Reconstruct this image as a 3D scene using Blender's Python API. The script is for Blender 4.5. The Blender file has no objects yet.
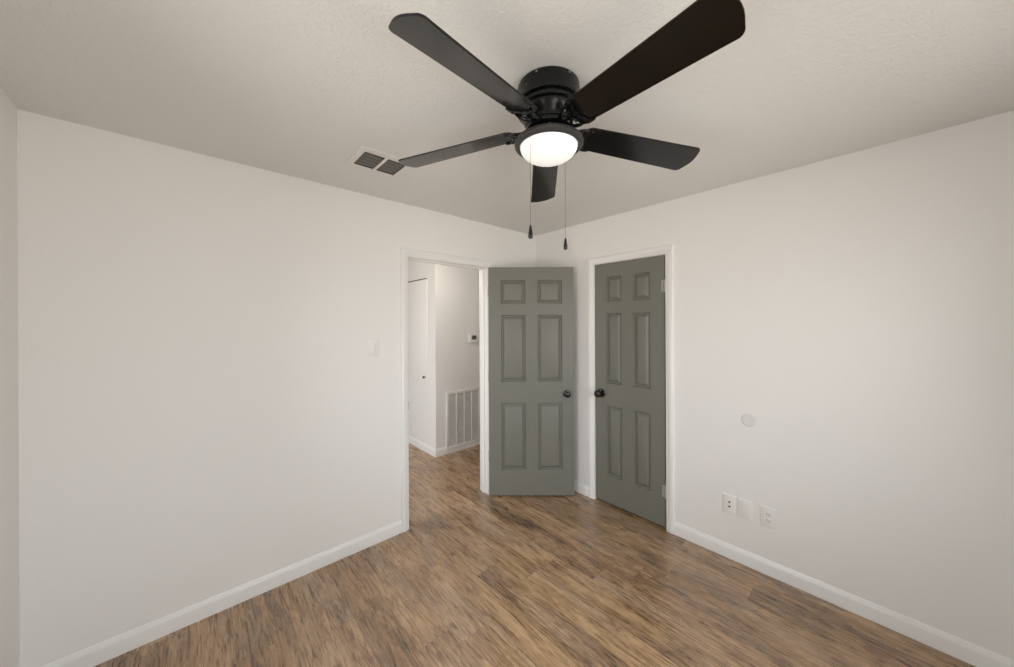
import bpy, bmesh, math, random
from mathutils import Matrix, Vector

scene = bpy.context.scene
COL = scene.collection
R = math.radians
random.seed(7)

# ---------------------------------------------------------------- camera
W, HP = 1014, 667
F_PX, HORIZON, YAW, ROLL = 343.65, 323.757, 0.83551, 0.004455
cam_d = bpy.data.cameras.new('camera')
cam = bpy.data.objects.new('camera', cam_d)
COL.objects.link(cam)
cam_d.sensor_width = 36.0
cam_d.lens = F_PX / W * 36.0
cam_d.shift_y = -(HP / 2 - HORIZON) / W
cam_d.clip_start = 0.02
_v = Vector((math.cos(YAW), math.sin(YAW), 0))
_r = Vector((math.sin(YAW), -math.cos(YAW), 0))
_u = Vector((0, 0, 1))
r2 = _r * math.cos(ROLL) - _u * math.sin(ROLL)
u2 = _u * math.cos(ROLL) + _r * math.sin(ROLL)
cam.matrix_world = Matrix(((r2.x, u2.x, -_v.x, -2.58907), (r2.y, u2.y, -_v.y, -2.41931),
                           (r2.z, u2.z, -_v.z, 1.53945), (0, 0, 0, 1)))
scene.camera = cam

# ---------------------------------------------------------------- view + world (overcast daylight outside)
vs = scene.view_settings
vs.view_transform = 'Standard'
vs.look = 'None'
vs.gamma = 1.0
vs.use_curve_mapping = False
vs.exposure = 0.0
SKY, GROUND = 5.5, 4.5
world = bpy.data.worlds.new('daylight')
scene.world = world
world.use_nodes = True
wn, wl = world.node_tree.nodes, world.node_tree.links
wn.clear()
tc = wn.new('ShaderNodeTexCoord')
sep = wn.new('ShaderNodeSeparateXYZ')
wl.new(tc.outputs['Generated'], sep.inputs[0])
ramp = wn.new('ShaderNodeValToRGB')
mr = wn.new('ShaderNodeMapRange')
mr.inputs['From Min'].default_value = -1
wl.new(sep.outputs['Z'], mr.inputs['Value'])
wl.new(mr.outputs[0], ramp.inputs[0])
e = ramp.color_ramp.elements
e[0].position, e[0].color = 0.44, (GROUND * 1.0, GROUND * .955, GROUND * .89, 1)
e[1].position, e[1].color = 0.56, (SKY * .93, SKY * .97, SKY * 1.02, 1)
bg = wn.new('ShaderNodeBackground')
wl.new(ramp.outputs[0], bg.inputs[0])
wo = wn.new('ShaderNodeOutputWorld')
wl.new(bg.outputs[0], wo.inputs[0])


def portal(name, loc, rot, sx, sy):
    l = bpy.data.lights.new(name, 'AREA')
    l.shape = 'RECTANGLE'
    l.size, l.size_y = sx, sy
    l.cycles.is_portal = True
    o = bpy.data.objects.new(name, l)
    COL.objects.link(o)
    o.location, o.rotation_euler = loc, rot


# room numbers (back corner of the room is the origin; back wall y=0, right wall x=0)
H = 2.44
XL, YF = -3.137, -3.30          # left wall, front wall (behind the camera)
T = 0.12
BWX = (-2.75, -0.55, 0.70, 2.15)      # bedroom window in the front wall: x0 x1 z0 z1
HX0, HY1, HX1 = -2.9, 3.2, 1.9        # hall extents
HWY = (0.25, 1.6, 0.3, 2.20)          # hall window: y0 y1 z0 z1
portal('window_daylight', ((BWX[0] + BWX[1]) / 2, YF - T - .02, (BWX[2] + BWX[3]) / 2), (R(90), 0, 0), BWX[1] - BWX[0], BWX[3] - BWX[2])
LWY = (-2.25, -1.00, 0.62, 2.12)      # added unseen window in the left wall, brightens the right wall: y0 y1 z0 z1
portal('added_window_daylight', (XL - T - .02, (LWY[0] + LWY[1]) / 2, (LWY[2] + LWY[3]) / 2), (R(90), 0, R(-90)), LWY[1] - LWY[0], LWY[3] - LWY[2])
portal('hall_daylight', (HX0 - T - .02, (HWY[0] + HWY[1]) / 2, (HWY[2] + HWY[3]) / 2), (R(90), 0, R(-90)), HWY[1] - HWY[0], HWY[3] - HWY[2])


# ---------------------------------------------------------------- materials
def new_mat(name, col, rough=0.5, metal=0.0, spec=0.5):
    m = bpy.data.materials.new(name)
    m.use_nodes = True
    b = m.node_tree.nodes['Principled BSDF']
    b.inputs['Base Color'].default_value = (*col, 1)
    b.inputs['Roughness'].default_value = rough
    b.inputs['Metallic'].default_value = metal
    b.inputs['Specular IOR Level'].default_value = spec
    return m, m.node_tree.nodes, m.node_tree.links, b


def obj_coord(n, l, scale=(1, 1, 1)):
    t = n.new('ShaderNodeTexCoord')
    mp = n.new('ShaderNodeMapping')
    mp.inputs['Scale'].default_value = scale
    l.new(t.outputs['Object'], mp.inputs[0])
    return mp.outputs[0]


def noise(n, l, vec, scale, detail=3, rough=.5, dist=0):
    t = n.new('ShaderNodeTexNoise')
    t.inputs['Scale'].default_value = scale
    t.inputs['Detail'].default_value = detail
    t.inputs['Roughness'].default_value = rough
    t.inputs['Distortion'].default_value = dist
    l.new(vec, t.inputs['Vector'])
    return t.outputs['Fac']


def bump(n, l, b, h, strength, dist):
    bp = n.new('ShaderNodeBump')
    bp.inputs['Strength'].default_value = strength
    bp.inputs['Distance'].default_value = dist
    l.new(h, bp.inputs['Height'])
    l.new(bp.outputs[0], b.inputs['Normal'])


def cramp(n, l, fac, stops):
    r = n.new('ShaderNodeValToRGB')
    el = r.color_ramp.elements
    while len(el) < len(stops):
        el.new(0.5)
    for k, (pos, c) in enumerate(stops):
        el[k].position = pos
        el[k].color = (*c, 1) if len(c) == 3 else c
    l.new(fac, r.inputs[0])
    return r.outputs[0]


def mat_wall(name, col):
    m, n, l, b = new_mat(name, col, 0.55, spec=.35)
    v = obj_coord(n, l)
    bump(n, l, b, noise(n, l, v, 90, 2), 0.10, 0.004)
    return m


def mat_ceiling():
    m, n, l, b = new_mat('ceiling_paint', (.83, .82, .79), 0.8, spec=.2)
    v = obj_coord(n, l)
    f = noise(n, l, v, 62, 3, .55, .8)
    f2 = cramp(n, l, f, [(.44, (0, 0, 0)), (.60, (1, 1, 1))])
    bump(n, l, b, f2, 0.24, 0.006)
    return m


def mat_floor():
    m, n, l, b = new_mat('wood_planks', (.2, .12, .07), 0.36, spec=1.0)
    tcn = n.new('ShaderNodeTexCoord')
    s = n.new('ShaderNodeSeparateXYZ')
    l.new(tcn.outputs['Object'], s.inputs[0])

    def mth(op, a, bb=None):
        k = n.new('ShaderNodeMath')
        k.operation = op
        for i, q in enumerate((a, bb)):
            if q is None:
                continue
            if isinstance(q, (int, float)):
                k.inputs[i].default_value = q
            else:
                l.new(q, k.inputs[i])
        return k.outputs[0]
    PW, PL = 0.165, 1.22
    xs = mth('DIVIDE', s.outputs['X'], PW)
    row = mth('FLOOR', xs)
    xf = mth('FRACT', xs)
    wn1 = n.new('ShaderNodeTexWhiteNoise')
    wn1.noise_dimensions = '1D'
    l.new(row, wn1.inputs['W'])
    ys = mth('ADD', mth('DIVIDE', s.outputs['Y'], PL), mth('MULTIPLY', wn1.outputs['Value'], 7.3))
    brd = mth('FLOOR', ys)
    yf = mth('FRACT', ys)
    cmb = n.new('ShaderNodeCombineXYZ')
    l.new(row, cmb.inputs[0])
    l.new(brd, cmb.inputs[1])
    wn2 = n.new('ShaderNodeTexWhiteNoise')
    wn2.noise_dimensions = '2D'
    l.new(cmb.outputs[0], wn2.inputs['Vector'])
    rnd = wn2.outputs['Value']
    # seams
    ex = mth('MULTIPLY', mth('MINIMUM', xf, mth('SUBTRACT', 1.0, xf)), PW)
    ey = mth('MULTIPLY', mth('MINIMUM', yf, mth('SUBTRACT', 1.0, yf)), PL)
    ed = mth('MINIMUM', ex, ey)
    seam = cramp(n, l, ed, [(0.0, (0, 0, 0)), (0.0022, (1, 1, 1))])
    # grain coordinates, shifted per board
    off = n.new('ShaderNodeCombineXYZ')
    l.new(mth('MULTIPLY', rnd, 13.0), off.inputs[0])
    l.new(mth('MULTIPLY', rnd, 37.0), off.inputs[1])
    add = n.new('ShaderNodeVectorMath')
    add.operation = 'ADD'
    l.new(tcn.outputs['Object'], add.inputs[0])
    l.new(off.outputs[0], add.inputs[1])

    def stretched(sx, sy):
        mp = n.new('ShaderNodeMapping')
        mp.inputs['Scale'].default_value = (sx, sy, 1)
        l.new(add.outputs[0], mp.inputs[0])
        return mp.outputs[0]
    broad = noise(n, l, stretched(8, 1.5), 1.0, 4, .6, 1.2)
    mid = noise(n, l, stretched(46, 4.2), 1.0, 5, .65, 1.6)
    fine = noise(n, l, stretched(170, 6.5), 1.0, 4, .7, .8)
    knots = noise(n, l, stretched(12, 7), 1.0, 3, .6, 2.5)
    dash = noise(n, l, stretched(105, 5), 1.0, 3, .55, 1.1)
    f = mth('ADD', mth('ADD', mth('MULTIPLY', broad, .50), mth('MULTIPLY', mid, .55)), mth('MULTIPLY', fine, .50))
    f = mth('ADD', f, mth('MULTIPLY', mth('SUBTRACT', rnd, .5), .12))
    f = mth('ADD', f, mth('MULTIPLY', mth('SUBTRACT', knots, .5), .26))
    warm = cramp(n, l, f, [(.54, (.060, .031, .016)), (.66, (.215, .122, .061)), (.77, (.385, .232, .121)),
                           (.90, (.56, .365, .202)), (1.0, (.62, .43, .26))])
    cool = cramp(n, l, f, [(.54, (.058, .037, .025)), (.66, (.200, .128, .080)), (.77, (.345, .230, .146)),
                           (.90, (.52, .365, .238)), (1.0, (.56, .42, .29))])
    hue = cramp(n, l, noise(n, l, stretched(5, 1.1), 1.0, 2, .5, .5), [(.46, (0, 0, 0)), (.66, (.85, .85, .85))])
    hm = n.new('ShaderNodeMix')
    hm.data_type = 'RGBA'
    l.new(hue, hm.inputs['Factor'])
    l.new(warm, hm.inputs['A'])
    l.new(cool, hm.inputs['B'])
    dk = cramp(n, l, dash, [(.55, (1, 1, 1)), (.63, (.50, .45, .40))])
    dm = n.new('ShaderNodeMix')
    dm.data_type = 'RGBA'
    dm.blend_type = 'MULTIPLY'
    dm.inputs['Factor'].default_value = 1.0
    l.new(hm.outputs['Result'], dm.inputs['A'])
    l.new(dk, dm.inputs['B'])
    c = dm.outputs['Result']
    mx = n.new('ShaderNodeMix')
    mx.data_type = 'RGBA'
    mx.blend_type = 'MULTIPLY'
    mx.inputs['Factor'].default_value = .25
    l.new(c, mx.inputs['A'])
    l.new(seam, mx.inputs['B'])
    l.new(mx.outputs['Result'], b.inputs['Base Color'])
    rg = n.new('ShaderNodeMapRange')
    rg.inputs['To Min'].default_value = .22
    rg.inputs['To Max'].default_value = .34
    l.new(mid, rg.inputs['Value'])
    l.new(rg.outputs[0], b.inputs['Roughness'])
    hh = mth('ADD', mth('MULTIPLY', f, .7), mth('MULTIPLY', seam, .5))
    bump(n, l, b, hh, 0.12, 0.003)
    return m


def mat_door():
    m, n, l, b = new_mat('grey_green_door_paint', (.186, .186, .157), 0.42, spec=.45)
    v = obj_coord(n, l, (160, 160, 5))
    g = noise(n, l, v, 1, 3, .6)
    bump(n, l, b, g, 0.10, 0.002)
    return m


def mat_black(name, col, rough, spec=.5, metal=0., var=.06):
    m, n, l, b = new_mat(name, col, rough, metal, spec)
    v = obj_coord(n, l, (30, 30, 30))
    g = noise(n, l, v, 2, 2)
    mrn = n.new('ShaderNodeMapRange')
    mrn.inputs['To Min'].default_value = rough * (1 - var)
    mrn.inputs['To Max'].default_value = rough * (1 + var)
    l.new(g, mrn.inputs['Value'])
    l.new(mrn.outputs[0], b.inputs['Roughness'])
    return m


M = {}
M['wall'] = mat_wall('wall_paint', (.875, .86, .832))
M['hall'] = mat_wall('hall_paint', (.875, .855, .83))
M['ceiling'] = mat_ceiling()
M['floor'] = mat_floor()
M['trim'] = mat_black('white_trim_paint', (.88, .87, .845), .33, .5)
M['door'] = mat_door()
M['blade'] = mat_black('black_blade_laminate', (.0025, .0025, .0025), .15, .5)
M['housing'] = mat_black('black_fan_metal', (.003, .0035, .004), .27, .4)
M['kit'] = mat_black('dark_grey_light_kit_metal', (.040, .038, .036), .45, .4)
M['knob'] = mat_black('black_knob_metal', (.008, .008, .008), .18, .6)
M['chain'] = mat_black('chain_metal', (.25, .24, .22), .35, .5, .7)
M['hinge'] = mat_black('painted_hinge', (.62, .60, .55), .35, .5)
M['greyhinge'] = mat_black('grey_painted_hinge', (.40, .395, .36), .4, .5)
M['plate'] = mat_black('white_plastic', (.86, .845, .81), .35, .45)
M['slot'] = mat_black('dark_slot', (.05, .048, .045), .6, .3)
M['disc'] = mat_black('pale_grey_plastic', (.76, .76, .755), .45, .4)
M['ventdark'] = mat_black('vent_slat_metal', (.17, .165, .145), .5, .4)
M['ductdark'] = mat_black('duct_interior', (.02, .02, .018), .8, .2)
M['grille'] = mat_black('grille_white_metal', (.80, .785, .75), .45, .4)
M['grillein'] = mat_black('grille_filter', (.60, .57, .53), .8, .2)
M['lcd'] = mat_black('thermostat_screen', (.07, .062, .05), .25, .5)
# lamp glass: frosted, lit
m, n, l, b = new_mat('lit_frosted_glass', (.9, .88, .84), .35)
b.inputs['Emission Color'].default_value = (1, .985, .96, 1)
b.inputs['Emission Strength'].default_value = .42
M['lens'] = m
m, n, l, b = new_mat('added_hall_light_glass', (.9, .88, .84), .35)
b.inputs['Emission Color'].default_value = (1, .94, .86, 1)
b.inputs['Emission Strength'].default_value = 20  # strong glow of the added hall light
M['addedlens'] = m
# window glass: clear sheet, mostly see-through with a mirror sheen
m = bpy.data.materials.new('window_glass')
m.use_nodes = True
n, l = m.node_tree.nodes, m.node_tree.links
n.clear()
tr, gl, fr, mxs, out = (n.new(k) for k in ('ShaderNodeBsdfTransparent', 'ShaderNodeBsdfGlossy', 'ShaderNodeFresnel', 'ShaderNodeMixShader', 'ShaderNodeOutputMaterial'))
gl.inputs['Roughness'].default_value = 0.02
fr.inputs['IOR'].default_value = 1.3
l.new(fr.outputs[0], mxs.inputs[0])
l.new(tr.outputs[0], mxs.inputs[1])
l.new(gl.outputs[0], mxs.inputs[2])
l.new(mxs.outputs[0], out.inputs[0])
M['glass'] = m


# ---------------------------------------------------------------- mesh helpers
def box(bm, lo, hi, bev=0.0, seg=2):
    t = bmesh.new()
    bmesh.ops.create_cube(t, size=1)
    for v in t.verts:
        v.co = Vector([(lo[i] + hi[i]) / 2 + v.co[i] * (hi[i] - lo[i]) for i in range(3)])
    if bev:
        bmesh.ops.bevel(t, geom=list(t.edges), offset=bev, segments=seg, affect='EDGES', profile=.5)
    join(bm, t)


def join(bm, t, mat=None):
    if mat is not None:
        t.transform(mat)
    me = bpy.data.meshes.new('tmp')
    t.to_mesh(me)
    t.free()
    bm.from_mesh(me)
    bpy.data.meshes.remove(me)


def lathe(bm, prof, seg=48, mat=None, cap=True):
    """prof: (radius, z) from one end to the other, around local z"""
    t = bmesh.new()
    rings = []
    for r_, z in prof:
        if r_ < 1e-6:
            rings.append([t.verts.new((0, 0, z))])
        else:
            rings.append([t.verts.new((r_ * math.cos(2 * math.pi * i / seg), r_ * math.sin(2 * math.pi * i / seg), z)) for i in range(seg)])
    for a, c in zip(rings, rings[1:]):
        for i in range(seg):
            j = (i + 1) % seg
            if len(a) == 1 and len(c) == 1:
                continue
            if len(a) == 1:
                t.faces.new((a[0], c[i], c[j]))
            elif len(c) == 1:
                t.faces.new((a[i], a[j], c[0]))
            else:
                t.faces.new((a[i], a[j], c[j], c[i]))
    if cap:
        for rg in (rings[0], rings[-1]):
            if len(rg) > 1:
                t.faces.new(rg)
    bmesh.ops.recalc_face_normals(t, faces=t.faces)
    join(bm, t, mat)


def tube(bm, pts, rad, seg=10):
    """tube through points; rad is a number or one per point"""
    t = bmesh.new()
    pts = [Vector(q) for q in pts]
    rads = rad if isinstance(rad, (list, tuple)) else [rad] * len(pts)
    rings = []
    ref = Vector((0, 0, 1))
    for i, q in enumerate(pts):
        d = (pts[min(i + 1, len(pts) - 1)] - pts[max(i - 1, 0)]).normalized()
        a = d.cross(ref)
        if a.length < .05:
            a = d.cross(Vector((1, 0, 0)))
        a.normalize()
        c = d.cross(a)
        rings.append([t.verts.new(q + (a * math.cos(2 * math.pi * k / seg) + c * math.sin(2 * math.pi * k / seg)) * rads[i]) for k in range(seg)])
    for a, c in zip(rings, rings[1:]):
        for k in range(seg):
            t.faces.new((a[k], a[(k + 1) % seg], c[(k + 1) % seg], c[k]))
    t.faces.new(rings[0])
    t.faces.new(rings[-1])
    bmesh.ops.recalc_face_normals(t, faces=t.faces)
    join(bm, t)


def prism(bm, outline, to3, h0, h1, bev=0.0):
    """outline: 2D polygon; to3(a, b, h) gives a point; extruded from h0 to h1"""
    t = bmesh.new()
    lo = [t.verts.new(to3(a, c, h0)) for a, c in outline]
    hi = [t.verts.new(to3(a, c, h1)) for a, c in outline]
    nn = len(outline)
    t.faces.new(lo)
    t.faces.new(hi)
    for i in range(nn):
        j = (i + 1) % nn
        t.faces.new((lo[i], lo[j], hi[j], hi[i]))
    bmesh.ops.recalc_face_normals(t, faces=t.faces)
    if bev:
        es = [ed for ed in t.edges if ed.calc_face_angle(0) > 1.0]
        bmesh.ops.bevel(t, geom=es, offset=bev, segments=2, affect='EDGES', profile=.5)
    join(bm, t)


def build(name, bm, mat, parent=None, smooth=True, origin=None, angle=35):
    if origin is not None:
        bmesh.ops.translate(bm, verts=bm.verts, vec=-Vector(origin))
    me = bpy.data.meshes.new(name)
    bm.to_mesh(me)
    bm.free()
    me.materials.append(mat)
    if smooth:
        for pl in me.polygons:
            pl.use_smooth = True
        me.set_sharp_from_angle(angle=R(angle))
    o = bpy.data.objects.new(name, me)
    COL.objects.link(o)
    if parent is not None:
        o.parent = parent
    if origin is not None:
        o.location = origin
    return o


def struct(name, bm, mat, label=None, smooth=False, cat=None):
    o = build(name, bm, mat, None, smooth)
    o['kind'] = 'structure'
    if label:
        o['label'] = label
    if cat:
        o['category'] = cat
    return o


def empty(name, loc, label, cat, group=None, rz=0):
    o = bpy.data.objects.new(name, None)
    o.empty_display_size = .1
    COL.objects.link(o)
    o.location = loc
    o.rotation_euler = (0, 0, rz)
    o['label'] = label
    o['category'] = cat
    if group:
        o['group'] = group
    return o


# wall-space to room-space: s along the wall, z up, v out into the room
def onA(s, z, v): return Vector((s, -v, z))            # back wall (y = 0)
def onB(s, z, v): return Vector((-v, -s, z))           # right wall (x = 0), s = -y
def onL(s, z, v): return Vector((XL + v, -s, z))       # left wall
def onF(s, z, v): return Vector((s, YF + v, z))        # front wall
HCX, HCY = -0.534, 1.089
def onHF(s, z, v): return Vector((s, HCY - v, z))      # hall block, front face
def onHS(s, z, v): return Vector((HCX - v, s, z))      # hall block, side face


# ---------------------------------------------------------------- room shell
OA = (-1.405, -0.638, 2.046)      # back-wall doorway clear opening: s0, s1, top
OB = (0.702, 1.314, 2.050)        # right-wall closet doorway
J = 0.018

bm = bmesh.new()
box(bm, (XL - T, YF - T, -.06), (HX1, HY1 + T, 0))
struct('floor', bm, M['floor'], 'brown hand-scraped wood plank floor running into the hall', cat='floor')
bm = bmesh.new()
VX = (-1.945, -1.690, -.618, -.412)     # hole for the duct
for lo, hi in (((XL - T, YF - T), (VX[0], HY1 + T)), ((VX[1], YF - T), (HX1, HY1 + T)),
               ((VX[0], YF - T), (VX[1], VX[2])), ((VX[0], VX[3]), (VX[1], HY1 + T))):
    box(bm, (*lo, H), (*hi, H + .08))
struct('ceiling', bm, M['ceiling'], 'off-white textured ceiling above the room', cat='ceiling')


def notch(s0, s1, a, c, top):
    return [(s0, 0), (a, 0), (a, top), (c, top), (c, 0), (s1, 0), (s1, H), (s0, H)]


bm = bmesh.new()
prism(bm, notch(XL - T, T, OA[0] - J, OA[1] + J, OA[2] + J), onA, -T, 0)
struct('wall_back', bm, M['wall'], 'white wall with the open doorway on the left side of the photo', cat='wall')
bm = bmesh.new()
prism(bm, notch(0, -YF + T, OB[0] - J, OB[1] + J, OB[2] + J), onB, -T, 0)
box(bm, (T, -1.6, 0), (T + .02, -.4, H))
struct('wall_right', bm, M['wall'], 'white wall with the closed closet door and wall plates', cat='wall')
bm = bmesh.new()
y0, y1, z0, z1 = LWY
box(bm, (XL - T, YF - T, 0), (XL, y0, H))
box(bm, (XL - T, y1, 0), (XL, 0, H))
box(bm, (XL - T, y0, 0), (XL, y1, z0))
box(bm, (XL - T, y0, z1), (XL, y1, H))
struct('wall_left', bm, M['wall'], 'narrow slice of white wall at the far left edge', cat='wall')
bm = bmesh.new()
x0, x1, z0, z1 = BWX
box(bm, (XL, YF - T, 0), (x0, YF, H))
box(bm, (x1, YF - T, 0), (T, YF, H))
box(bm, (x0, YF - T, 0), (x1, YF, z0))
box(bm, (x0, YF - T, z1), (x1, YF, H))
struct('wall_front', bm, M['wall'])

# hall
bm = bmesh.new()
prism(bm, [(HCX, HCY), (HX1, HCY), (HX1, HY1), (HCX, HY1)], lambda a, c, h: Vector((a, c, h)), 0, H)
struct('wall_hall', bm, M['hall'], 'white outside corner of hall walls seen through the doorway', cat='wall')
bm = bmesh.new()
y0, y1, z0, z1 = HWY
box(bm, (HX0 - T, T, 0), (HX0, y0, H))
box(bm, (HX0 - T, y1, 0), (HX0, HY1, H))
box(bm, (HX0 - T, y0, 0), (HX0, y1, z0))
box(bm, (HX0 - T, y0, z1), (HX0, y1, H))
box(bm, (HX0 - T, HY1, 0), (HX1, HY1 + T, H))
box(bm, (HX1 - .02, T, 0), (HX1 + T, HCY, H))
box(bm, (T, 0, 0), (HX1 + T, T, H))
struct('wall_hall_far', bm, M['hall'])


def window(name, to3, s0, s1, z0, z1):
    """single-hung window set in the wall thickness"""
    bm = bmesh.new()
    fw, d0, d1 = .05, -T, -.02
    for a, c, e0, e1 in ((s0, s0 + fw, z0, z1), (s1 - fw, s1, z0, z1), (s0 + fw, s1 - fw, z0, z0 + fw), (s0 + fw, s1 - fw, z1 - fw, z1)):
        prism(bm, [(a, e0), (c, e0), (c, e1), (a, e1)], to3, d0, d1)
    zm = (z0 + z1) / 2
    prism(bm, [(s0 + fw, zm - .02), (s1 - fw, zm - .02), (s1 - fw, zm + .02), (s0 + fw, zm + .02)], to3, -.09, -.04)
    w = struct(name, bm, M['trim'])
    bm = bmesh.new()
    prism(bm, [(s0 + fw, z0 + fw), (s1 - fw, z0 + fw), (s1 - fw, z1 - fw), (s0 + fw, z1 - fw)], to3, -.068, -.064)
    build('pane', bm, M['glass'], w, False)
    bm = bmesh.new()
    prism(bm, [(s0 - .03, z0 - .02), (s1 + .03, z0 - .02), (s1 + .03, z0 + .005), (s0 - .03, z0 + .005)], to3, -.02, .03, .004)
    build('sill', bm, M['trim'], w)


window('window_1', onF, *BWX)
window('added_window', lambda s, z, v: Vector((XL + v, s, z)), *LWY)  # added out of view to light the right wall
window('window_3', lambda s, z, v: Vector((HX0 + v, s, z)), *HWY)


# baseboards: moulded profile swept along the wall
BP = [(0, 0), (.013, 0), (.013, .062), (.0115, .070), (.0085, .076), (.0065, .084), (.004, .089), (0, .089)]


def baseboard(name, to3, s0, s1, label=None, bm=None, finish=True):
    bm = bm or bmesh.new()
    prism(bm, BP, lambda v, z, h: to3(h, z, v), s0, s1)
    if not finish:
        return bm
    o = struct(name, bm, M['trim'], label, True)
    if label:
        o['category'] = 'baseboard'
    return o


CW = 0.057
bm = baseboard('', onA, XL, OA[0] - CW - .004, finish=False)
baseboard('baseboard_back', onA, OA[1] + CW + .004, 0, 'white baseboard along the foot of the doorway wall', bm)
bm = baseboard('', onB, 0, OB[0] - CW - .004, finish=False)
baseboard('baseboard_right', onB, OB[1] + CW + .004, -YF, 'white baseboard along the foot of the closet wall', bm)
baseboard('baseboard_left', onL, 0, -YF)
baseboard('baseboard_front', onF, XL, 0)
bm = baseboard('', onHF, HCX - .013, HX1, finish=False)
baseboard('baseboard_hall', onHS, HCY, HY1, 'white baseboard around the hall corner below the return grille', bm)

# ---------------------------------------------------------------- door casings and jambs
CP = [(0, 0), (0, .009), (.003, .0115), (.018, .0125), (.022, .0155), (.030, .0175), (.048, .0185), (.054, .016), (.057, .011), (.057, 0)]


def casing_obj(name, to3, s0, s1, top, label):
    """mitred casing around a doorway; s0 < s1; reveals 4 mm of jamb"""
    bm = bmesh.new()
    rv = .004
    path = [(s0 - rv, 0, -1, 0), (s0 - rv, top + rv, -1, 1), (s1 + rv, top + rv, 1, 1), (s1 + rv, 0, 1, 0)]
    rings = []
    for ps, pz, ds, dz in path:
        rings.append([bm.verts.new(to3(ps + ds * u, pz + dz * u, v)) for u, v in CP])
    k = len(CP)
    for a, c in zip(rings, rings[1:]):
        for i in range(k):
            j = (i + 1) % k
            bm.faces.new((a[i], a[j], c[j], c[i]))
    bm.faces.new(rings[0])
    bm.faces.new(rings[-1])
    bmesh.ops.recalc_face_normals(bm, faces=bm.faces)
    o = struct(name, bm, M['trim'], label, True)
    o['category'] = 'door frame'
    bm = bmesh.new()
    d0, d1 = -T - .0, .0
    for a, c, e0, e1 in ((s0 - J, s0, 0, top), (s1, s1 + J, 0, top), (s0 - J, s1 + J, top, top + J)):
        prism(bm, [(a, e0), (c, e0), (c, e1), (a, e1)], to3, d0, d1, .0012)
    build('jamb', bm, M['trim'], o)
    bm = bmesh.new()
    st = .011
    for a, c, e0, e1 in ((s0, s0 + st, 0, top), (s1 - st, s1, 0, top), (s0 + st, s1 - st, top - st, top)):
        prism(bm, [(a, e0), (c, e0), (c, e1), (a, e1)], to3, -.085, -.042, .002)
    build('door_stop', bm, M['trim'], o)
    return o


t1 = casing_obj('trim_1', onA, *OA, 'white casing around the open hall doorway')
t2 = casing_obj('trim_2', onB, *OB, 'white casing around the closed closet door')
# hall side casing of the doorway and strike plate on its latch jamb
bm = bmesh.new()
prism(bm, [(OA[0], .895), (OA[0] + .0015, .895), (OA[0] + .0015, .955), (OA[0], .955)], onA, -.040, .003)
build('strike_plate', bm, M['slot'], t1, False)


# ---------------------------------------------------------------- doors
def six_panel_leaf(wd, ht, th, xs, zs):
    """moulded six-panel leaf: x 0..wd, z 0..ht, faces at y=0 (towards -y) and y=th"""
    bm = bmesh.new()
    gx = [0, xs[0], xs[1], xs[2], xs[3], wd]
    gz = [0, zs[0], zs[1], zs[2], zs[3], zs[4], zs[5], ht]
    holes = {(i, k) for i in (1, 3) for k in (1, 3, 5)}
    for side in (0, 1):
        yy = (lambda d: d) if side == 0 else (lambda d: th - d)
        for i in range(5):
            for k in range(7):
                a, c, e0, e1 = gx[i], gx[i + 1], gz[k], gz[k + 1]
                if (i, k) not in holes:
                    bm.faces.new([bm.verts.new((x, yy(0), z)) for x, z in ((a, e0), (c, e0), (c, e1), (a, e1))])
                    continue
                prev = None
                for ins, dep in ((0, 0), (.003, .009), (.007, .0160), (.012, .0170), (.016, .0160), (.033, .0025), (.036, .0015)):
                    ring = [bm.verts.new((x, yy(dep), z)) for x, z in ((a + ins, e0 + ins), (c - ins, e0 + ins), (c - ins, e1 - ins), (a + ins, e1 - ins))]
                    if prev:
                        for q in range(4):
                            bm.faces.new((prev[q], prev[(q + 1) % 4], ring[(q + 1) % 4], ring[q]))
                    prev = ring
                bm.faces.new(prev)
    for (x, z), (x2, z2) in (((0, 0), (wd, 0)), ((wd, 0), (wd, ht)), ((wd, ht), (0, ht)), ((0, ht), (0, 0))):
        bm.faces.new([bm.verts.new(q) for q in ((x, 0, z), (x2, 0, z2), (x2, th, z2), (x, th, z))])
    bmesh.ops.remove_doubles(bm, verts=bm.verts, dist=.00005)
    bmesh.ops.recalc_face_normals(bm, faces=bm.faces)
    return bm


def knob_bm(side):
    """round knob on a rosette, axis along local y; side -1 sticks out towards -y"""
    bm = bmesh.new()
    rot = Matrix.Rotation(R(90), 4, 'X') if side < 0 else Matrix.Rotation(R(-90), 4, 'X')
    lathe(bm, [(0, -.002), (.032, -.002), (.033, .003), (.030, .007), (.020, .010), (.0115, .012), (.0105, .028), (.014, .033), (.022, .037),
               (.0265, .044), (.0275, .051), (.0255, .058), (.019, .063), (.009, .0655), (0, .066)], 36, rot)
    return bm


def hinge_bm(zc, hh=.088):
    bm = bmesh.new()
    lathe(bm, [(0, -hh / 2 - .004), (.004, -hh / 2 - .003), (.0062, -hh / 2), (.0062, -hh / 6), (.0056, -hh / 6 + .001), (.0062, -hh / 6 + .002), (.0062, hh / 6 - .002),
               (.0056, hh / 6 - .001), (.0062, hh / 6), (.0062, hh / 2), (.004, hh / 2 + .003), (0, hh / 2 + .004)], 16, Matrix.Translation((0, 0, zc)))
    return bm


DT = .035
ZS = (.228, .823, 1.013, 1.605, 1.706, 1.916)      # panel heights above the leaf foot
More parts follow.
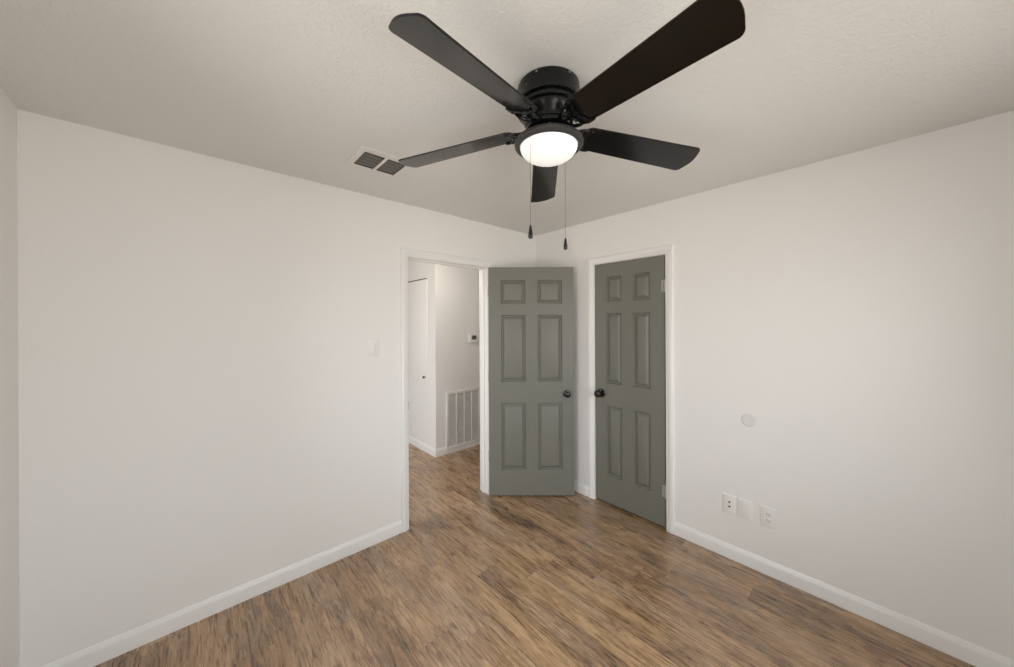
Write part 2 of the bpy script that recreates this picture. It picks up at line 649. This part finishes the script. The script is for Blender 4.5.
# open hall door: pivots on the right jamb, leaf swung into the room
leaf = six_panel_leaf(.757, 2.030, DT, (.113, .330, .437, .655), ZS)
door1 = build('door_1', leaf, M['door'], None, True, angle=20)
door1['kind'] = 'structure'
door1['label'] = 'grey-green six-panel door standing open beside the hall doorway'
door1['category'] = 'door'
ang = math.atan2(-.677, .736)
nrm = Vector((-.677, -.736, 0))
pv = Vector((OA[1], -.010, .012)) + Vector((.736, -.677, 0)) * .004
door1.location = pv + nrm * DT           # local y=0 face is the visible one, local +y points away from the viewer
door1.rotation_euler = (0, 0, ang)
for side in (-1, 1):
    k = build('knob', knob_bm(side), M['knob'], door1)
    k.location = (.694, 0 if side < 0 else DT, .905)
    k['label'] = 'round black knob'
for zc in (.335, 1.05, 1.82):
    bm = hinge_bm(zc)
    bmesh.ops.translate(bm, verts=bm.verts, vec=(-.004, DT + .004, 0))
    box(bm, (-.0022, .004, zc - .044), (.0002, DT, zc + .044))
    h = build('hinge', bm, M['hinge'], door1)
    h['label'] = 'white painted hinge'

# closet door: closed, flush with the right wall; latch towards the room corner
leaf = six_panel_leaf(.602, 2.028, DT, (.108, .250, .350, .492), ZS)
door2 = build('door_2', leaf, M['door'], None, True, angle=20)
door2['kind'] = 'structure'
door2['label'] = 'grey-green six-panel closet door, closed, in the right-hand wall'
door2['category'] = 'door'
# local +x runs along -y in the room, local -y faces -x (into the room)
door2.location = (-.001, -(OB[0] + .005), .018)
door2.rotation_euler = (0, 0, R(-90))
k = build('knob', knob_bm(-1), M['knob'], door2)
k.location = (.060, 0, .922)
k.scale = (1.18, 1.12, 1.18)
k['label'] = 'round black knob'
for zc in (.265, 1.80):
    bm = hinge_bm(zc)
    bmesh.ops.translate(bm, verts=bm.verts, vec=(.604, -.0055, 0))
    box(bm, (.578, -.0012, zc - .044), (.6015, .0004, zc + .044))
    h = build('hinge', bm, M['greyhinge'], door2)
    h['label'] = 'grey painted hinge'

# ---------------------------------------------------------------- ceiling fan
FX, FY = -1.5885, -1.5545
fan = empty('ceiling_fan', (FX, FY, H), 'black five-blade ceiling fan with a lit frosted dome light, mounted flush to the ceiling', 'ceiling fan')


def fl(z): return z - H


bm = bmesh.new()
lathe(bm, [(0, 0), (.113, 0), (.1165, -.004), (.1175, -.020), (.1175, -.058), (.1225, -.061), (.1240, -.067), (.1225, -.073), (.1120, -.077),
           (.1120, -.083), (.1200, -.087), (.1205, -.092), (.1190, -.097), (.1090, -.101), (.1060, -.112), (.0990, -.124), (.0920, -.134), (.0885, -.142), (.0880, -.150), (0, -.150)], 64)
build('motor_housing', bm, M['housing'], fan)
for k in range(6):
    bm = bmesh.new()
    a = R(20 + 60 * k)
    mt = Matrix.Rotation(a, 4, 'Z') @ Matrix.Translation((.1172, 0, -.012)) @ Matrix.Rotation(R(90), 4, 'Y')
    lathe(bm, [(0, -.002), (.004, -.002), (.004, .0015), (.0025, .003), (0, .0032)], 12, mt)
    build('mounting_screw', bm, M['chain'], fan)
bm = bmesh.new()
lathe(bm, [(0, -.149), (.078, -.149), (.086, -.153), (.086, -.166), (.078, -.171), (.050, -.174), (0, -.174)], 48)
for k in range(10):
    a = R(36 * k + 8)
    mt = Matrix.Rotation(a, 4, 'Z') @ Matrix.Translation((.066, 0, -.171))
    lathe(bm, [(0, -.006), (.004, -.005), (.006, -.002), (.006, .003), (0, .003)], 12, mt)
build('flywheel', bm, M['housing'], fan)
bm = bmesh.new()
lathe(bm, [(0, -.170), (.046, -.170), (.046, -.178), (.050, -.186), (.060, -.192), (.078, -.196), (.100, -.199), (.118, -.203), (.1275, -.209), (.1310, -.216),
           (.1300, -.223), (.1240, -.229), (.1150, -.232), (.1110, -.230), (.1090, -.224), (0, -.224)], 64)
kit = build('light_kit', bm, M['kit'], fan)
kit['label'] = 'dark grey light kit ring'
bm = bmesh.new()
prof = [(0, -.222), (.109, -.222)]
for k in range(0, 13):
    t = k / 12 * math.pi / 2
    prof.append((.109 * math.cos(t) ** .9 if k < 12 else 0, -.226 - .056 * math.sin(t)))
lathe(bm, prof, 64)
lens = build('lamp_glass', bm, M['lens'], fan)
lens['label'] = 'glowing white frosted glass dome'


def blade_outline():
    pts = []
    r0, L, wr, wt = .136, .666, .056, .0695

    def hw(u): return wr + (wt - wr) * (u - r0) / (L - r0)
    # tip: shallow bow with rounded corners
    cr = .022
    top = []
    for k in range(7):
        a = R(90 - 80 * k / 6)
        top.append((L - .016 - cr + cr * math.cos(a), hw(L) - cr + cr * math.sin(a)))
    arc = [(L - .004 - .010 * (abs(q) ** 2), q * (hw(L) - .026)) for q in (.66, .33, 0, -.33, -.66)]
    root = []
    rr = .030
    for k in range(6):
        a = R(180 - 90 * k / 5)
        root.append((r0 + rr + rr * math.cos(a), hw(r0) - rr + rr * math.sin(a)))
    up = root + [(u / 100, hw(u / 100)) for u in (25, 35, 45, 55)] + top
    pts = up + arc + [(u, -w) for u, w in reversed(up)]
    return pts


BL = blade_outline()


def scallop_outline():
    """blade iron plate: a crescent hugging the blade root, two prongs along the blade edges, scalloped inside"""
    outer = [(.192, .0575), (.178, .0595), (.160, .0590), (.145, .0530), (.135, .0420), (.129, .0250), (.127, 0)]
    inner = [(.191, .0500), (.178, .0495), (.168, .0430), (.164, .0340), (.163, .0260), (.155, .0190), (.151, .0100), (.158, 0)]
    half = outer[:-1]
    return half + [outer[-1]] + [(u, -w) for u, w in reversed(half)] + [(u, -w) for u, w in inner[:-1]] + [inner[-1]] + [(u, w) for u, w in reversed(inner[:-1])]


dang = (-.18, -.97, 1.01, .14, .01)
dz = (-.0075, -.0028, .0064, .0079, -.004)
dp = (1.47, 2.63, 2.53, -1.53, -5.3)
PLACE = ('pointing right towards the closet door', 'pointing away, behind the lamp glass', 'pointing left towards the ceiling vent', 'at the upper left', 'at the upper right')
for k in range(5):
    mw = (Matrix.Translation((0, 0, fl(2.2745 + dz[k]) + .055 * .15)) @ Matrix.Rotation(R(-27.13) + R(72 * k + dang[k]), 4, 'Z')
          @ Matrix.Rotation(.055, 4, 'Y') @ Matrix.Rotation(R(-14.59 + dp[k]), 4, 'X'))
    bm = bmesh.new()
    prism(bm, BL, lambda a, c, h: Vector((a, c, h)), -.003, .003, .0015)
    bl = build('blade', bm, M['blade'], fan, False)
    bl.matrix_basis = mw
    bl['label'] = 'black blade ' + PLACE[k]
    bm = bmesh.new()
    prism(bm, scallop_outline(), lambda a, c, h: Vector((a, c, h)), -.0085, -.0035, .0015)
    for sg in (-1, 1):
        tube(bm, [(.066, sg * .014, .000), (.082, sg * .016, -.003), (.096, sg * .024, -.008), (.110, sg * .036, -.010), (.128, sg * .044, -.009), (.146, sg * .045, -.007)], [.008, .0075, .007, .0065, .006, .0055], 10)
        tube(bm, [(.104, sg * .030, -.009), (.110, sg * .018, -.010), (.118, sg * .009, -.010), (.128, sg * .012, -.009), (.131, sg * .022, -.008), (.125, sg * .027, -.008)], [.0045, .0045, .004, .004, .004, .0035], 8)
    tube(bm, [(.068, 0, 0), (.096, 0, -.008), (.132, 0, -.008)], [.007, .005, .0045], 8)
    for sx, sy in ((.160, .049), (.160, -.049), (.140, 0)):
        lathe(bm, [(0, -.0125), (.003, -.0122), (.0052, -.0105), (.0058, -.008), (0, -.008)], 12, Matrix.Translation((sx, sy, 0)))
    ir = build('blade_arm', bm, M['housing'], bl)

for kx, ky, kz, zt, words in ((-1.707, -1.571, 1.865, 2.221, 'left pull chain passing in front of the lamp glass'), (-1.452, -1.526, 1.869, 2.221, 'right pull chain hanging behind the lamp glass')):
    x, y = kx - FX, ky - FY
    bm = bmesh.new()
    top = fl(zt)
    bot = fl(kz) + .022
    nb = 74
    tube(bm, [(x, y, top), (x, y, bot)], .0008, 6)
    for i in range(nb):
        zz = top + (bot - top) * i / (nb - 1)
        t = bmesh.new()
        bmesh.ops.create_icosphere(t, subdivisions=1, radius=.0014)
        join(bm, t, Matrix.Translation((x, y, zz)))
    # short spout the chain leaves the switch housing by
    rr = math.hypot(x, y)
    tube(bm, [(x / rr * .10, y / rr * .10, fl(2.226)), (x, y, fl(2.228)), (x, y, top - .004)], [.003, .003, .0025], 8)
    ch = build('pull_chain', bm, M['chain'], fan)
    ch['label'] = words
    bm = bmesh.new()
    lathe(bm, [(0, .024), (.003, .024), (.0042, .018), (.0060, .006), (.0080, -.008), (.0086, -.016), (.0078, -.021), (.0045, -.0235), (0, -.024)], 20, Matrix.Translation((x, y, fl(kz))))
    build('pull', bm, M['knob'], ch)

# ---------------------------------------------------------------- ceiling air vent
vx, vy = -1.820, -.527
vent = empty('air_vent', (vx, vy, H), 'white ceiling air vent with two dark louvred openings near the fan blade', 'air vent')
px = [(-.117, -.008), (.008, .115)]
py = (-.083, .103)
bm = bmesh.new()
FO = (-.152, .140, -.128, .128)
zz = (-.006, 0)
gx = [FO[0], px[0][0], px[0][1], px[1][0], px[1][1], FO[1]]
for i in (0, 2, 4):
    box(bm, (gx[i], FO[2], zz[0]), (gx[i + 1], FO[3], zz[1]), .0015)
for a, c in px:
    box(bm, (a - .001, FO[2], zz[0]), (c + .001, py[0], zz[1]), .0015)
    box(bm, (a - .001, py[1], zz[0]), (c + .001, FO[3], zz[1]), .0015)
build('frame', bm, M['grille'], vent)
for a, c in px:
    for k in range(5):
        yy = py[0] + (py[1] - py[0]) * (k + .45) / 5
        t = bmesh.new()
        box(t, (a, -.011, -.0008), (c, .011, .0008))
        t.transform(Matrix.Translation((0, yy, .004)) @ Matrix.Rotation(R(-12), 4, 'X'))
        build('slat', t, M['ventdark'], vent, False)
bm = bmesh.new()
w4 = (VX[0] - vx + .002, VX[1] - vx - .002, VX[2] - vy + .002, VX[3] - vy - .002)
for lo, hi in (((w4[0], w4[2]), (w4[0] + .002, w4[3])), ((w4[1] - .002, w4[2]), (w4[1], w4[3])), ((w4[0], w4[2]), (w4[1], w4[2] + .002)), ((w4[0], w4[3] - .002), (w4[1], w4[3]))):
    box(bm, (*lo, 0), (*hi, .12))
box(bm, (w4[0], w4[2], .118), (w4[1], w4[3], .12))
build('duct', bm, M['ductdark'], vent, False)


# ---------------------------------------------------------------- wall plates
def plate(bm, w, h, t=.006):
    """bevelled cover plate in local x (width), z (height), sticking out towards -y"""
    prof = [(1.0, 0.0), (1.0, .55), (.965, .9), (.93, 1.0)]
    rings = []
    for q, d in prof:
        sx, sz = w / 2 - (1 - q) * w / 2, h / 2 - (1 - q) * w / 2
        ring = []
        for cx, cz, a0 in ((1, 1, 0), (-1, 1, 90), (-1, -1, 180), (1, -1, 270)):
            for k in range(4):
                a = R(a0 + 30 * k)
                cr = .005
                ring.append(bm.verts.new((cx * (sx - cr) + cr * math.cos(a), -t * d, cz * (sz - cr) + cr * math.sin(a))))
        rings.append(ring)
    for a, c in zip(rings, rings[1:]):
        nn = len(a)
        for i in range(nn):
            bm.faces.new((a[i], a[(i + 1) % nn], c[(i + 1) % nn], c[i]))
    bm.faces.new(rings[-1])
    bm.faces.new(rings[0])
    bmesh.ops.recalc_face_normals(bm, faces=bm.faces)


def screw(parent, x, z, y=-.006):
    bm = bmesh.new()
    lathe(bm, [(0, -.001), (.0035, -.001), (.0034, .0006), (.002, .0012), (0, .0013)], 14, Matrix.Translation((x, y, z)) @ Matrix.Rotation(R(90), 4, 'X'))
    build('screw', bm, M['plate'], parent)


# light switch on the back wall
sw = empty('light_switch', (-1.669, 0, 1.376), 'white light switch on the wall left of the doorway', 'light switch')
bm = bmesh.new()
plate(bm, .080, .128)
build('cover_plate', bm, M['plate'], sw)
bm = bmesh.new()
prism(bm, [(-.033, 0), (.033, 0), (.033, .004), (.001, .0015), (-.033, .0075)], lambda z, d, h: Vector((h, -.005 - d, z)), -.0165, .0165, .0008)
build('rocker', bm, M['plate'], sw)
for z in (-.048, .048):
    screw(sw, 0, z)


def on_right_wall(name, y, z, label, cat, group=None):
    return empty(name, (0, y, z), label, cat, group, R(-90))


G = 'white wall plates low on the right wall'
jack = on_right_wall('jack_plate', -1.7245, .352, 'white wall plate with two small dark ports, nearest the closet door', 'wall plate', G)
bm = bmesh.new()
plate(bm, .078, .122)
build('cover_plate', bm, M['plate'], jack)
for z in (.014, -.014):
    bm = bmesh.new()
    lathe(bm, [(0, -.002), (.0105, -.002), (.0105, .0015), (.008, .0025), (.0065, .001), (0, .001)], 18, Matrix.Translation((0, -.006, z)) @ Matrix.Rotation(R(90), 4, 'X'))
    pt = build('port', bm, M['plate'], jack)
    bm = bmesh.new()
    lathe(bm, [(0, 0), (.0062, 0), (.0062, .0016), (0, .0016)], 16, Matrix.Translation((0, -.006, z)) @ Matrix.Rotation(R(90), 4, 'X'))
    s_ = build('socket_hole', bm, M['slot'], pt)
for z in (-.048, .048):
    screw(jack, 0, z)
blank = on_right_wall('blank_plate', -1.808, .350, 'blank white wall plate between the ported plate and the power outlet', 'wall plate', G)
bm = bmesh.new()
plate(bm, .078, .122)
build('cover_plate', bm, M['plate'], blank)
for z in (-.048, .048):
    screw(blank, 0, z)
outl = on_right_wall('power_outlet', -1.930, .351, 'white duplex power outlet, rightmost of the three wall plates', 'outlet', G)
bm = bmesh.new()
plate(bm, .080, .122)
build('cover_plate', bm, M['plate'], outl)
for z in (.020, -.020):
    bm = bmesh.new()
    pts = []
    for k in range(24):
        a = 2 * math.pi * k / 24
        pts.append((max(-.0165, min(.0165, .0185 * math.cos(a))), max(-.0145, min(.0145, .0185 * math.sin(a)))))
    pts = [q for i, q in enumerate(pts) if q != pts[i - 1]]
    prism(bm, pts, lambda a, c, h: Vector((a, -h, c + z)), .004, .0078, .0008)
    rc = build('receptacle', bm, M['plate'], outl)
    bm = bmesh.new()
    for x, hh in ((-.0062, .0046), (.0062, .0038)):
        box(bm, (x - .0016, -.0081, z + .003 - hh), (x + .0016, -.0070, z + .003 + hh))
    lathe(bm, [(0, 0), (.003, 0), (.003, .001), (0, .001)], 12, Matrix.Translation((0, -.0071, z - .008)) @ Matrix.Rotation(R(90), 4, 'X'))
    build('slots', bm, M['slot'], rc, False)
screw(outl, 0, 0, -.006)

# round grey disc
disc = on_right_wall('wall_bumper', -1.833, .924, 'small round pale grey disc on the bare right wall', 'wall bumper')
bm = bmesh.new()
lathe(bm, [(0, -.001), (.040, -.001), (.0405, .002), (.039, .005), (.036, .0065), (.030, .0060), (.014, .0050), (0, .0048)], 40, Matrix.Rotation(R(90), 4, 'X'))
build('disc', bm, M['disc'], disc)

# ---------------------------------------------------------------- added hall light (unseen above the doorway header, brightens the hall)
hl = empty('added_hall_light', (-.72, .45, H), 'added unseen white dome light that brightens the hall', 'ceiling light')
bm = bmesh.new()
lathe(bm, [(0, 0), (.16, 0), (.165, -.012), (.155, -.022), (0, -.022)], 40)
build('base', bm, M['trim'], hl)
bm = bmesh.new()
lathe(bm, [(0, -.02), (.148, -.02)] + [(.148 * math.cos(R(90 * k / 8)), -.022 - .07 * math.sin(R(90 * k / 8))) for k in range(1, 8)] + [(0, -.092)], 40)
build('lamp_glass', bm, M['addedlens'], hl)

# ---------------------------------------------------------------- hall: return grille, thermostat, cupboard
GX0, GX1, GZ0, GZ1 = -.400, .235, .048, .735
gr = empty('return_air_grille', ((GX0 + GX1) / 2, HCY, GZ0), 'white return air grille low on the hall wall', 'air grille')
gw, gh = (GX1 - GX0) / 2, GZ1 - GZ0
bm = bmesh.new()
fw = .034
for lo, hi in (((-gw, 0), (-gw + fw, gh)), ((gw - fw, 0), (gw, gh)), ((-gw + fw, 0), (gw - fw, fw)), ((-gw + fw, gh - fw), (gw - fw, gh))):
    box(bm, (lo[0], -.016, lo[1]), (hi[0], 0, hi[1]), .003)
build('frame', bm, M['grille'], gr)
inner0, inner1 = -gw + fw, gw - fw
ncol = 5
cw = (inner1 - inner0) / ncol
for i in range(1, ncol):
    bm = bmesh.new()
    xx = inner0 + cw * i
    box(bm, (xx - .008, -.014, fw), (xx + .008, -.001, gh - fw), .002)
    build('divider', bm, M['grille'], gr)
NS = 34
for i in range(NS):
    zz = fw + (gh - 2 * fw) * (i + .5) / NS
    t = bmesh.new()
    box(t, (inner0, -.007, -.0007), (inner1, .007, .0007))
    t.transform(Matrix.Translation((0, -.007, zz)) @ Matrix.Rotation(R(35), 4, 'X'))
    build('louvre', t, M['grille'], gr, False)
bm = bmesh.new()
box(bm, (inner0, -.0012, fw), (inner1, -.0002, gh - fw))
build('filter', bm, M['grillein'], gr, False)
bm = bmesh.new()
box(bm, (-.145, -.020, gh - fw + .002), (-.105, -.014, gh - fw + .012), .002)
build('latch', bm, M['trim'], gr)

th = empty('thermostat', (.006, HCY, 1.362), 'small white thermostat with a dark screen on the hall wall', 'thermostat')
bm = bmesh.new()
box(bm, (-.072, -.024, -.050), (.072, 0, .050), .006, 3)
build('case', bm, M['plate'], th)
bm = bmesh.new()
box(bm, (-.036, -.0252, -.020), (.034, -.023, .032), .001)
build('screen', bm, M['lcd'], th)
bm = bmesh.new()
box(bm, (-.076, -.028, -.056), (.076, 0, -.047), .003)
build('base', bm, M['disc'], th)

cb = empty('wall_cupboard', (HCX, 1.60, .82), 'white flush wall cupboard with a small dark knob in the hall', 'cupboard')
y0, y1 = 1.275 - 1.60, 2.05 - 1.60
bm = bmesh.new()
box(bm, (-.007, y0, 0), (0, y1, 1.262), .002)
cd = build('door', bm, M['hall'], cb)
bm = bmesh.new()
box(bm, (-.009, y0, 1.262), (0, y1, 1.272), .001)  # dark strip stands in for the shaded gap above the door
build('top_gap_shade', bm, M['slot'], cb)
bm = bmesh.new()
lathe(bm, [(0, 0), (.007, 0), (.006, .010), (.012, .016), (.015, .022), (.012, .028), (0, .030)], 20, Matrix.Translation((-.007, 1.326 - 1.60, .080)) @ Matrix.Rotation(R(-90), 4, 'Y'))
build('knob', bm, M['slot'], cd)
